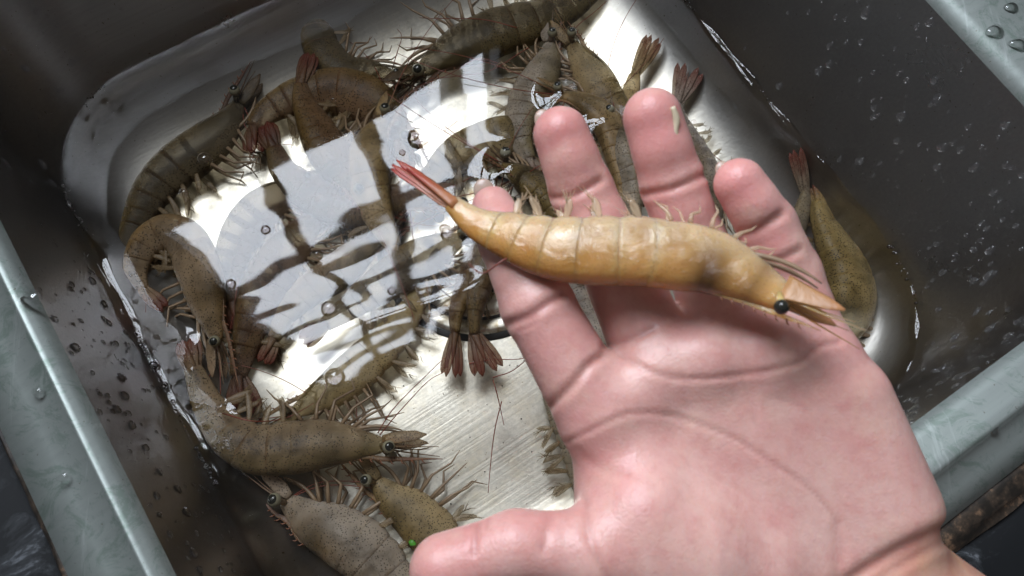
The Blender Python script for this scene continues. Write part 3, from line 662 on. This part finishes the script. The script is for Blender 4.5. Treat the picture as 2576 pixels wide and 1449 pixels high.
def hand_sdf(p):
    fs = []
    for ch in FING.values():
        f = None
        for (x0, y0, d0, r0), (x1, y1, d1, r1) in zip(ch[:-1], ch[1:]):
            g = cone(p, cs(x0, y0, d0), cs(x1, y1, d1), r0 * d0 / F, r1 * d1 / F); f = g if f is None else smin(f, g, 2.0)
        # finger pads
        for k in (1, 2):
            (x0, y0, d0, r0), (x1, y1, d1, r1) = ch[k], ch[k + 1]
            xm, ym, dm, rm = (x0 + x1) / 2, (y0 + y1) / 2, (d0 + d1) / 2, (r0 + r1) / 2
            g = np.linalg.norm((p - cs(xm, ym, dm - 2.0)) , axis=1) - rm * dm / F * .78; f = smin(f, g, 3.0)
        fs.append(f)
    fing = np.minimum.reduce(fs)
    k = 188 / F
    palm = None
    for a, b, ra, rb in ((((1930, 1480, 189)), (1530, 1040, 187), 175, 112), ((2010, 1480, 190), (1690, 920, 188), 165, 112), ((2110, 1440, 190), (1860, 890, 188), 165, 112), ((2185, 1370, 190), (2060, 920, 187), 165, 102)):
        g = cone(p, cs(*a), cs(*b), ra * k, rb * k, 1.25 if False else 1.0); palm = g if palm is None else smin(palm, g, 9.0)
    g = cone(p, cs(1600, 990, 184), cs(1640, 950, 184), 88 * k, 82 * k); palm = smin(palm, g, 6)       # pads below the fingers
    for q in ((1770, 905, 183.5), (1930, 885, 183.5)):
        palm = smin(palm, np.linalg.norm(p - cs(*q), axis=1) - 88 * k, 6)
    palm = smin(palm, cone(p, cs(2150, 1000, 184), cs(2235, 1270, 184), 84 * k, 118 * k), 7)            # heel on the little finger side
    palm = smin(palm, cone(p, cs(1620, 1300, 177), cs(1850, 1450, 179), 140 * k, 150 * k), 8)            # ball of the thumb
    palm = smin(palm, cone(p, cs(1560, 1130, 188), cs(1560, 1290, 186), 108 * k, 108 * k), 8)
    th = None
    for (x0, y0, d0, r0), (x1, y1, d1, r1) in zip(THUMB[:-1], THUMB[1:]):
        g = cone(p, cs(x0, y0, d0), cs(x1, y1, d1), r0 * d0 / F, r1 * d1 / F); th = g if th is None else smin(th, g, 3.0)
    palm = smin(palm, th, 5)
    arm = cone(p, cs(2190, 1520, 193), cs(2650, 1890, 193), 232 * k, 270 * k)
    f = smin(palm, fing, 4.5)
    f = smin(f, arm, 5)
    return f
def surface_nets(fn, lo, hi, h):
    n = np.ceil((np.array(hi) - lo) / h).astype(int) + 1
    X = [lo[i] + h * np.arange(n[i]) for i in range(3)]
    G_ = np.empty(n)
    for i in range(n[0]):
        yy, zz = np.meshgrid(X[1], X[2], indexing='ij')
        G_[i] = fn(np.stack([np.full(yy.size, X[0][i]), yy.ravel(), zz.ravel()], 1)).reshape(n[1], n[2])
    s = G_ < 0
    cell = np.zeros(n - 1); acc = np.zeros((*(n - 1), 3)); off = [(a, b, c) for a in (0, 1) for b in (0, 1) for c in (0, 1)]
    sl = lambda A, o: A[o[0]:A.shape[0] - 1 + o[0], o[1]:A.shape[1] - 1 + o[1], o[2]:A.shape[2] - 1 + o[2]]
    for i, a in enumerate(off):
        for b in off[i + 1:]:
            if sum(abs(x - y) for x, y in zip(a, b)) != 1: continue
            va, vb = sl(G_, a), sl(G_, b); cr = (va < 0) != (vb < 0)
            t = np.where(cr, va / np.where(cr, va - vb, 1), 0)
            for k in range(3): acc[..., k] += np.where(cr, a[k] + (b[k] - a[k]) * t, 0)
            cell += cr
    idx = -np.ones(n - 1, int); act = cell > 0; idx[act] = np.arange(act.sum())
    ii = np.argwhere(act); V = (ii + acc[act] / cell[act][:, None]) * h + np.array(lo)
    faces = []
    for ax in range(3):
        u, w = (ax + 1) % 3, (ax + 2) % 3
        a = [slice(None)] * 3; b = [slice(None)] * 3; a[ax] = slice(0, -1); b[ax] = slice(1, None)
        A, Bm = s[tuple(a)], s[tuple(b)]; cr = np.argwhere(A != Bm)
        cr = cr[(cr[:, u] > 0) & (cr[:, w] > 0) & (cr[:, u] < n[u] - 1) & (cr[:, w] < n[w] - 1)]
        du_, dw_ = np.eye(3, dtype=int)[u], np.eye(3, dtype=int)[w]
        q = np.stack([idx[tuple((cr - du_ * i - dw_ * j).T)] for i, j in ((0, 0), (1, 0), (1, 1), (0, 1))], 1)
        fl_ = A[tuple(cr.T)]; q[~fl_] = q[~fl_][:, ::-1]; faces.append(q)
    return V, np.concatenate(faces)
HV, HF = surface_nets(hand_sdf, [-30, -150, -222], [165, 56, -150], 0.8)
# smoothing and normals
def edges_of(Fq): 
    E = np.concatenate([Fq[:, [0, 1]], Fq[:, [1, 2]], Fq[:, [2, 3]], Fq[:, [3, 0]]]); return np.concatenate([E, E[:, ::-1]])
EE = edges_of(HF); deg = np.bincount(EE[:, 0], minlength=len(HV))[:, None]
for it in range(6):
    acc = np.zeros_like(HV)
    for k in range(3): acc[:, k] = np.bincount(EE[:, 0], HV[EE[:, 1], k], len(HV))
    HV = HV + (0.5 if it % 2 == 0 else -0.48) * (acc / deg - HV)
def normals(V, Fq):
    n = np.cross(V[Fq[:, 2]] - V[Fq[:, 0]], V[Fq[:, 3]] - V[Fq[:, 1]]); out = np.zeros_like(V)
    for j in range(4):
        for k in range(3): out[:, k] += np.bincount(Fq[:, j], n[:, k], len(V))
    return out / (np.linalg.norm(out, axis=1)[:, None] + 1e-12)
HN = normals(HV, HF)
hpx = np.stack([CX - F * HV[:, 0] / HV[:, 2], CY + F * HV[:, 1] / HV[:, 2]], 1)
facing = HN[:, 2] > 0.05
CREASE = [  # (points, width, depth mm, redness)
 ([(1560, 895), (1664, 943), (1760, 953), (1864, 943), (1947, 930), (2017, 908), (2060, 873), (2112, 860)], 8, .42, .45),
 ([(1425, 1112), (1480, 1085), (1525, 1063), (1592, 1039), (1692, 1046), (1794, 1079), (1867, 1113), (1951, 1169), (2017, 1213), (2067, 1259), (2111, 1316)], 7, .36, .45),
 ([(1430, 1116), (1475, 1150), (1520, 1180), (1580, 1190)], 14, .2, .4),
 ([(1470, 1262), (1474, 1299), (1480, 1350), (1505, 1406), (1530, 1460)], 13, .5, .4),
 ([(1206, 1290), (1198, 1340), (1192, 1395)], 9, .45, .5), ([(1384, 1300), (1374, 1340), (1366, 1380)], 12, .35, .4), ([(1230, 1295), (1224, 1330)], 7, .25, .3),
 ([(1280, 815), (1335, 793), (1375, 765), (1415, 742)], 12, .8, .7), ([(1385, 1020), (1440, 968), (1480, 920), (1520, 890)], 12, .8, .7), ([(1310, 830), (1350, 810)], 9, .3, .3),
 ([(1375, 498), (1440, 492), (1510, 455)], 10, .8, .7), ([(1380, 480), (1440, 470)], 7, .2, .3), ([(1605, 492), (1690, 475), (1775, 438)], 10, .8, .7),
 ([(1850, 592), (1900, 580), (1965, 540)], 11, .8, .8), ([(1910, 668), (1960, 655), (2010, 630)], 11, .6, .6), ([(1520, 870), (1590, 850), (1640, 830)], 10, .5, .5),
 ([(2400, 1325), (2330, 1357), (2250, 1395), (2160, 1449), (2080, 1510), (1980, 1600)], 20, 1.2, .7), ([(2425, 1342), (2340, 1383), (2255, 1430), (2200, 1470), (2100, 1560)], 13, .6, .45),
 ([(1800, 1200), (1900, 1260), (1960, 1340)], 9, .12, .1), ([(1870, 960), (1890, 1010), (1900, 1060)], 8, .15, .15), ([(1720, 980), (1730, 1030)], 8, .12, .1), ([(1950, 1000), (2040, 1030)], 8, .12, .12), ([(2105, 1330), (2112, 1400), (2105, 1460)], 16, .4, .2)]
red = np.zeros(len(HV)); disp = np.zeros(len(HV))
for pts_, wd, dp, rd in CREASE:
    q = catmull(np.array(pts_, float), 60); dmin = np.full(len(HV), 1e9)
    for k in range(len(q) - 1):
        ab = q[k + 1] - q[k]; h = np.clip(((hpx - q[k]) @ ab) / ab.dot(ab), 0, 1); dmin = np.minimum(dmin, np.linalg.norm(hpx - q[k] - h[:, None] * ab, axis=1))
    g = np.exp(-(dmin / wd) ** 2) * facing
    disp += dp * (g - 0.12 * np.exp(-((dmin - 2.0 * wd) / (1.3 * wd)) ** 2) * facing); red = np.maximum(red, rd * np.exp(-(dmin / (wd * .8)) ** 2) * facing)
HV = HV - HN * disp[:, None]
def blob(x, y, r): return np.exp(-((hpx[:, 0] - x) ** 2 + (hpx[:, 1] - y) ** 2) / r ** 2)
flush = np.zeros(len(HV))
for x, y, r, s_ in ((1410, 350, 95, .75), (1640, 320, 105, .75), (1855, 470, 90, .75), (1235, 510, 80, .5), (1110, 1400, 130, .45), (1545, 1190, 90, .5), (1480, 1020, 70, .4), (1340, 880, 110, .35), (1460, 560, 100, .35), (1700, 540, 100, .35), (1960, 640, 90, .4), (2150, 900, 120, .3), (1250, 1330, 120, .25)):
    flush = np.maximum(flush, s_ * blob(x, y, r))
pale = np.maximum.reduce([.6 * blob(1800, 1400, 170), .5 * blob(2050, 1350, 160), .4 * blob(1780, 880, 120), .4 * blob(1750, 1250, 150)])
armt = 1 / (1 + np.exp(-(((hpx[:, 0] - 2250) * .56 + (hpx[:, 1] - 1400) * .83) / 22)))
col = np.zeros((len(HV), 4)); col[:, 3] = 1
skin = np.array([0.70, 0.425, 0.37]); cf = np.array([0.66, 0.25, 0.24]); cp = np.array([0.71, 0.46, 0.40]); ca = np.array([0.70, 0.39, 0.25]); cr_ = np.array([0.36, 0.11, 0.085])
c3 = skin + (cf - skin) * flush[:, None]; c3 = c3 + (cp - c3) * (pale * (1 - flush))[:, None]; c3 = c3 + (ca - c3) * armt[:, None]; c3 = c3 + (cr_ - c3) * (red * .75)[:, None]
col[:, :3] = c3
HW = (HV * .001) @ ROT.T + CAM
me = bpy.data.meshes.new('hand'); hc = HW.mean(0); me.from_pydata((HW - hc).tolist(), [], HF.tolist()); me.update()
me.polygons.foreach_set('use_smooth', [True] * len(me.polygons))
ca_ = me.color_attributes.new('skin', 'FLOAT_COLOR', 'POINT'); ca_.data.foreach_set('color', col.astype(np.float32).ravel())
m, nt, b, o = new_mat('wet_skin')
at_ = nd(nt, 'ShaderNodeAttribute', attribute_name='skin')
v = coords(nt); n1 = noise(nt, v, 90, 4.0, 0.6); n2 = noise(nt, v, 1500, 2.0, .5)
vor = nd(nt, 'ShaderNodeTexVoronoi', Scale=800.0); vor.feature = 'DISTANCE_TO_EDGE'; nt.links.new(v, vor.inputs['Vector'])
c = mixc(nt, ramp(nt, n1, [(.38, (0, 0, 0)), (.68, (.55, .55, .55))]).outputs[0], at_.outputs['Color'], (0.56, 0.22, 0.20))
n4 = noise(nt, v, 55, 3.0, .6, .5); c = mixc(nt, ramp(nt, n4, [(.5, (0, 0, 0)), (.7, (.5, .5, .5))]).outputs[0], c, (0.68, 0.45, 0.36))
n5 = noise(nt, v, 420, 4.0, .65); c = mixc(nt, ramp(nt, n5, [(.45, (0, 0, 0)), (.7, (.22, .22, .22))]).outputs[0], c, (0.50, 0.19, 0.16))
nt.links.new(c, b.inputs['Base Color'])
b.inputs['Roughness'].default_value = 0.38; b.inputs['IOR'].default_value = 1.45
b.inputs['Subsurface Weight'].default_value = 0.5; b.inputs['Subsurface Radius'].default_value = (1.0, 0.35, 0.2); b.inputs['Subsurface Scale'].default_value = 0.003
bb = bump(nt, b, vor.outputs['Distance'], 0.22, 0.0004); bb = bump(nt, b, n5, 0.15, 0.0006, bb); bump(nt, b, n1, 0.25, 0.0012, bb)
me.materials.append(m)
hand = bpy.data.objects.new('hand', me); COL.objects.link(hand); hand.location = hc
tag(hand, 'open wet left hand, palm up, holding one shrimp across its fingers', 'hand')
def nail(x, y, d, dx, dy, wx, ln):
    cdir = np.array([dx, -dy, 0.0]); cdir /= np.linalg.norm(cdir); sd = np.array([-cdir[1], cdir[0], 0]); zz = np.array([0, 0, 1.0])
    m_ = MB(); k = d / F * .001
    ax3 = np.array([ROT @ sd, ROT @ cdir, ROT @ zz]); m_.sphere(atd(x, y, d), (wx * k, ln * k, 9 * k), 16, 10, axes=ax3); m_.build('fingernail', M_NAIL, hand)
nail(1372, 308, 194.5, -.45, -.9, 26, 36); nail(1218, 480, 201, -.25, -.95, 27, 32); nail(1826, 436, 189, -.55, -.85, 24, 34); nail(1604, 270, 196, -.4, -.9, 30, 26)

# ------------------------------------------------------------------ the held shrimp
VZ = ZC
hs = shrimp('single amber shrimp held in the open palm with its red tail pointing left', [(1962, 743, 168), (1930, 728, 169), (1860, 690, 171), (1780, 655, 173), (1690, 640, 174), (1590, 632, 175), (1480, 630, 176), (1380, 622, 178), (1280, 592, 180), (1200, 562, 182), (1140, 515, 184)],
       184, 1, 'held', up=VZ, depth=True, z=175, tail=(985, 405, 190), seed=31, roll=-16, ros=.135, spread=.14, finw=.55, legs=True, legdir=.9, organ=1.1, leglen=.4, swlen=.62, scw=1.5, lipk=.35, eyes=1, legmat=M_SWIM_H, fat=.62,
       prof=[[0, .46], [.08, .64], [.18, .88], [.28, .99], [.4, .99], [.5, 1.0], [.62, .96], [.72, .85], [.82, .66], [.9, .48], [1.0, .27]],
       ants=[[(1275, 650, 176), (1230, 680, 176), (1205, 683, 176), (1180, 665, 177)]])

# ------------------------------------------------------------------ bubbles, drops, scraps
rb = random.Random(5)
def bubble(x, y, r, label):
    p = at(x, y, 0.0002); rr = r * .000158
    m_ = MB(); n, k = 18, 7; loops = []
    for i in range(k):
        th = math.pi / 2 * (1 - i / (k - 1) * .97); a = np.linspace(0, 2 * math.pi, n, endpoint=False)
        loops.append(np.stack([p[0] + rr * math.sin(th) * np.cos(a), p[1] + rr * math.sin(th) * np.sin(a), np.full(n, p[2] + rr * .75 * math.cos(th))], 1))
    m_.loft(loops, fan_last=True)
    tag(m_.build('bubble', M_BUBBLE, None, at0=p), label, 'bubble', 'air bubbles floating on the water')
for x, y, r, lb in ((1052, 348, 30, 'large air bubble in the bright window reflection right of a bar shadow'), (1040, 340, 16, 'smaller air bubble joined to the largest one in the window reflection'), (1012, 384, 9, 'small air bubble below the large bubble in the window reflection'),
    (1128, 588, 22, 'air bubble below the held shrimp tail'), (1118, 575, 14, 'air bubble touching the one below the held shrimp tail'), (828, 776, 22, 'air bubble in the streaked middle of the reflection'), (842, 950, 26, 'air bubble over the shrimp at the drain edge'),
    (798, 640, 16, 'air bubble among reflection streaks left of the drain'), (985, 732, 11, 'small air bubble above the drain edge shrimp'), (668, 578, 13, 'air bubble at the left end of the window reflection'), (515, 400, 20, 'air bubble over the long dark shrimp'), (463, 485, 14, 'lower air bubble over the long dark shrimp'),
    (836, 250, 8, 'tiny bright bubble on the dark brown shrimp'), (580, 715, 14, 'air bubble beside the curled shrimp eye'), (556, 1025, 13, 'bright air bubble on the large curled olive shrimp'), (470, 850, 8, 'bright air bubble on the tail tip at the left wall'),
    (1590, 98, 10, 'air bubble over bare steel left of the closed purple tail'), (1745, 308, 9, 'air bubble over bare steel by the ring finger'), (742, 1003, 20, 'round air bubble by the fringe of the drain edge shrimp'), (1010, 230, 6, 'tiny dark bubble at the top of the reflection'), (1075, 735, 5, 'tiny dark bubble in the lower reflection'), (870, 640, 6, 'tiny dark bubble in the middle of the reflection')):
    bubble(x, y, r, lb)

# drops on the steel
def drop_mesh(k):
    r = random.Random(k); m_ = MB(); n, q = 12, 5; loops = []
    st = 1.0 + r.uniform(.1, .9)
    for i in range(q):
        th = math.pi / 2 * (1 - i / (q - 1) * .96); a = np.linspace(0, 2 * math.pi, n, endpoint=False)
        y = np.sin(a); y = np.where(y > 0, y * st, y)
        loops.append(np.stack([math.sin(th) * np.cos(a) * (1 - .18 * np.clip(y, 0, 2)), math.sin(th) * y, np.full(n, .55 * math.cos(th))], 1))
    m_.loft(loops, fan_last=True)
    o_ = m_.build('water_droplet', M_DROP, None); me_ = o_.data; bpy.data.objects.remove(o_); return me_
DM = [drop_mesh(k) for k in range(6)]
DM2 = []
for q_ in DM:
    q2 = q_.copy(); q2.materials.clear(); q2.materials.append(M_DROP2); DM2.append(q2)
def wall_point(i0, t):                              # loop index, height share of the wall
    L0, L1 = wall_bot, wall_top; n = len(L0); i = int(i0) % n; j = (i + 1) % n; u = i0 - int(i0)
    f = lambda A: A[i] * (1 - u) + A[j] * u
    p = lerp(f(L0), f(L1), t); p[2] = (ZR - .007) * t
    al = L0[j] - L0[i]; al /= np.linalg.norm(al); upv = f(L1) - f(L0); upv[2] = ZR - .007; upv /= np.linalg.norm(upv)
    nn_ = np.cross(al, upv); c_ = S(.07, .1, .05) - p
    if nn_.dot(c_) < 0: nn_ = -nn_
    return p, nn_, upv
def put_drop(p, nn_, upv, r, label, group, bright=False):
    o_ = bpy.data.objects.new('water_droplet', (DM2 if bright else DM)[rb.randrange(6)]); COL.objects.link(o_)
    sd = np.cross(upv, nn_); a = rb.gauss(0, .25); u2 = upv * math.cos(a) + sd * math.sin(a); s2 = np.cross(u2, nn_)
    M = np.eye(4); M[:3, 0] = s2 * r; M[:3, 1] = u2 * r; M[:3, 2] = nn_ * r * rb.uniform(.8, 1.1); M[:3, 3] = p + nn_ * .00002
    o_.matrix_world = Matrix(M.tolist()); tag(o_, label, 'water droplet', group)
pxw, _ = to_px(wall_bot)
NW = len(wall_bot)
cand = []
for _ in range(9000):
    i0, t = rb.uniform(0, NW - 1.01), rb.uniform(.08, .97); p, nn_, u_ = wall_point(i0, t)
    q, _d = to_px(p[None]); x, y = q[0]
    if not (0 < x < 2576 and 0 < y < 1449): continue
    if nn_.dot(CAM - p) < 0: continue
    right = x > 1800
    side = 'right' if right else ('left' if y > 560 and x < 700 else 'far')
    dens = {'right': .5 + .5 * t, 'left': 1.0, 'far': .35}[side]
    if side == 'right' and x < 2050 and y < 300: dens *= .4
    if rb.random() > dens: continue
    cand.append((p, nn_, u_, side))
nb = {'right': 0, 'left': 0, 'far': 0}; lim = {'right': 230, 'left': 125, 'far': 24}
LB = {'right': 'clear water droplet clinging to the dark right hand sink wall', 'left': 'dark ringed water droplet on the lavender tinted left sink wall', 'far': 'faint water droplet on the dark far sink wall'}
tiny = MB(); ntiny = 0
for p, nn_, u_, side in cand:
    if nb[side] < lim[side]:
        nb[side] += 1; r = min(.0027, .00125 * math.exp(rb.gauss(0, .40))) * (.76 if side == 'right' else .7)
        tz = p[2] / (ZR - .007); sz = 'large' if r > .00145 else ('small' if r < .0009 else 'medium'); wh = 'high up near the rim' if tz > .68 else ('just above the waterline' if tz < .32 else 'halfway up')
        lab = {'right': '%s clear water droplet %s on the dark right hand sink wall', 'left': '%s dark ringed water droplet %s on the left sink wall', 'far': '%s faint water droplet %s on the dark far sink wall'}[side] % (sz, wh)
        put_drop(p, nn_, u_, r, lab, '%s droplets %s on the %s sink wall' % (sz, wh, side), side != 'left')
    elif ntiny < 420:
        ntiny += 1; sd = np.cross(u_, nn_); r = .00022 * math.exp(rb.gauss(0, .35)); tiny.sphere(p, (r, r * 1.3, r * .5), 8, 5, axes=(sd, u_, nn_))
tag(tiny.build('fine_droplets', M_DROP2, None), 'fine spray of tiny water drops on the sink walls', 'droplets', kind='stuff')

# drops lying on the flat rim, and foam along the waterline
for x, y, r, lb in ((2505, 78, .0030, 'large water drop on the brushed rim at the upper right corner'), (2545, 20, .0024, 'round water drop at the very top of the upper right rim'), (2566, 112, .0028, 'long water drop at the right edge of the upper right rim'),
                    (82, 752, .0030, 'wet drop across the bright edge of the left rim'), (95, 985, .0016, 'small drop in the middle of the left rim'), (160, 1200, .0014, 'small drop low on the left rim'), (2500, 1080, .0018, 'small drop on the lower right rim')):
    put_drop(at(x, y, ZR - .0012), ZU, BX * .6 - AX * .8, r, lb, 'drops on the sink rim')
m_ = MB(); fo = random.Random(21)
wpx, _ = to_px(wl(-.0006, 0.0005))
for (cx_, cy_, rad, n_) in ((184, 505, 60, 46), (352, 880, 70, 60), (480, 1185, 75, 55), (1742, 25, 38, 26), (2262, 700, 90, 36), (1935, 250, 30, 12), (560, 92, 30, 26), (255, 245, 40, 18), (420, 1000, 90, 30)):
    near = np.where(np.hypot(wpx[:, 0] - cx_, wpx[:, 1] - cy_) < rad)[0]
    if not len(near): continue
    for _ in range(n_):
        i_ = int(near[fo.randrange(len(near))]); L_ = wl(-.0004 - abs(fo.gauss(0, .0008)), 0.0)
        p = lerp(L_[i_], L_[(i_ + 1) % len(L_)], fo.random()); r = .00028 * math.exp(fo.gauss(0, .55)); p = p + ZU * (.0012 + fo.uniform(-.0006, .0014)); m_.sphere(p, r, 8, 6)
tag(m_.build('foam', M_BUBBLE, None), 'strings of tiny foam bubbles along the waterline', 'foam', kind='stuff')

# scraps and specks
m_ = MB(); p = at(1036, 1366, -.0095); m_.tube([p + np.array([-.001, .0008, 0]), p, p + np.array([.0016, -.0004, .0003])], [.0006, .0013, .0004], .0002, ZU, 8)
tag(m_.build('leaf_scrap', M_LEAF, None, at0=p), 'bright green leaf scrap at the thumb tip', 'leaf scrap')
def scrap(x, y, ln, wd, ang, label, zz=-.028):
    p = at(x, y, zz); d = np.array([math.cos(ang), math.sin(ang), 0]); q = np.linspace(-1, 1, 9); m_ = MB()
    s_ = np.array([-d[1], d[0], 0]); P = p + d * (q[:, None] * ln) + s_ * (np.sin(q * 4) * wd * .4)[:, None]
    m_.tube(P, wd * np.sqrt(np.clip(1.02 - q * q, 0, 1)) * (1 + .25 * np.sin(q * 9)), .0004, ZU, 10); tag(m_.build('shell_scrap', M_FLESH, None, at0=p), label, 'shell scrap', 'loose shell scraps in the water')
scrap(1650, 172, .0045, .0017, .1, 'pale shell scrap on bare steel right of the closed purple tail'); scrap(1770, 390, .006, .0024, -.9, 'largest white shell scrap between ring and little fingers'); scrap(2035, 665, .004, .0020, .6, 'white shell scrap beside the little finger base', -.006)
p = atd(1700, 330, 182.0)
m_ = MB(); P = catmull([atd(1692, 268, 181.0), atd(1702, 300, 181.6), atd(1700, 335, 182), atd(1708, 366, 183.2)], 14); m_.tube(P, np.interp(np.linspace(0, 1, 14), [0, .3, .6, 1], [.0006, .0010, .0006, .0009]), .0006, ZC, 8)
tag(m_.build('shell_strip', M_FLESH, None, at0=p), 'pale strip of shell stuck to the side of the ring fingertip', 'shell scrap')
m_ = MB(); sp = random.Random(9)
for _ in range(170):
    x, y = sp.uniform(900, 1500), sp.uniform(880, 1290)
    p = at(x, y, -.0299); r = .00012 * math.exp(sp.gauss(0, .5)); m_.sphere(p, (r, r, r * .6), 6, 4)
for _ in range(60):
    p = at(sp.uniform(300, 2100), sp.uniform(60, 700), -.0299); r = .00014 * math.exp(sp.gauss(0, .4)); m_.sphere(p, (r, r, r * .6), 6, 4)
tag(m_.build('dirt_specks', M_DARK, None), 'fine dark specks on the sink floor', 'specks', kind='stuff')
print('TRIS', sum(len(o_.data.loop_triangles) or sum(len(p.vertices) - 2 for p in o_.data.polygons) for o_ in COL.objects if o_.type == 'MESH'))
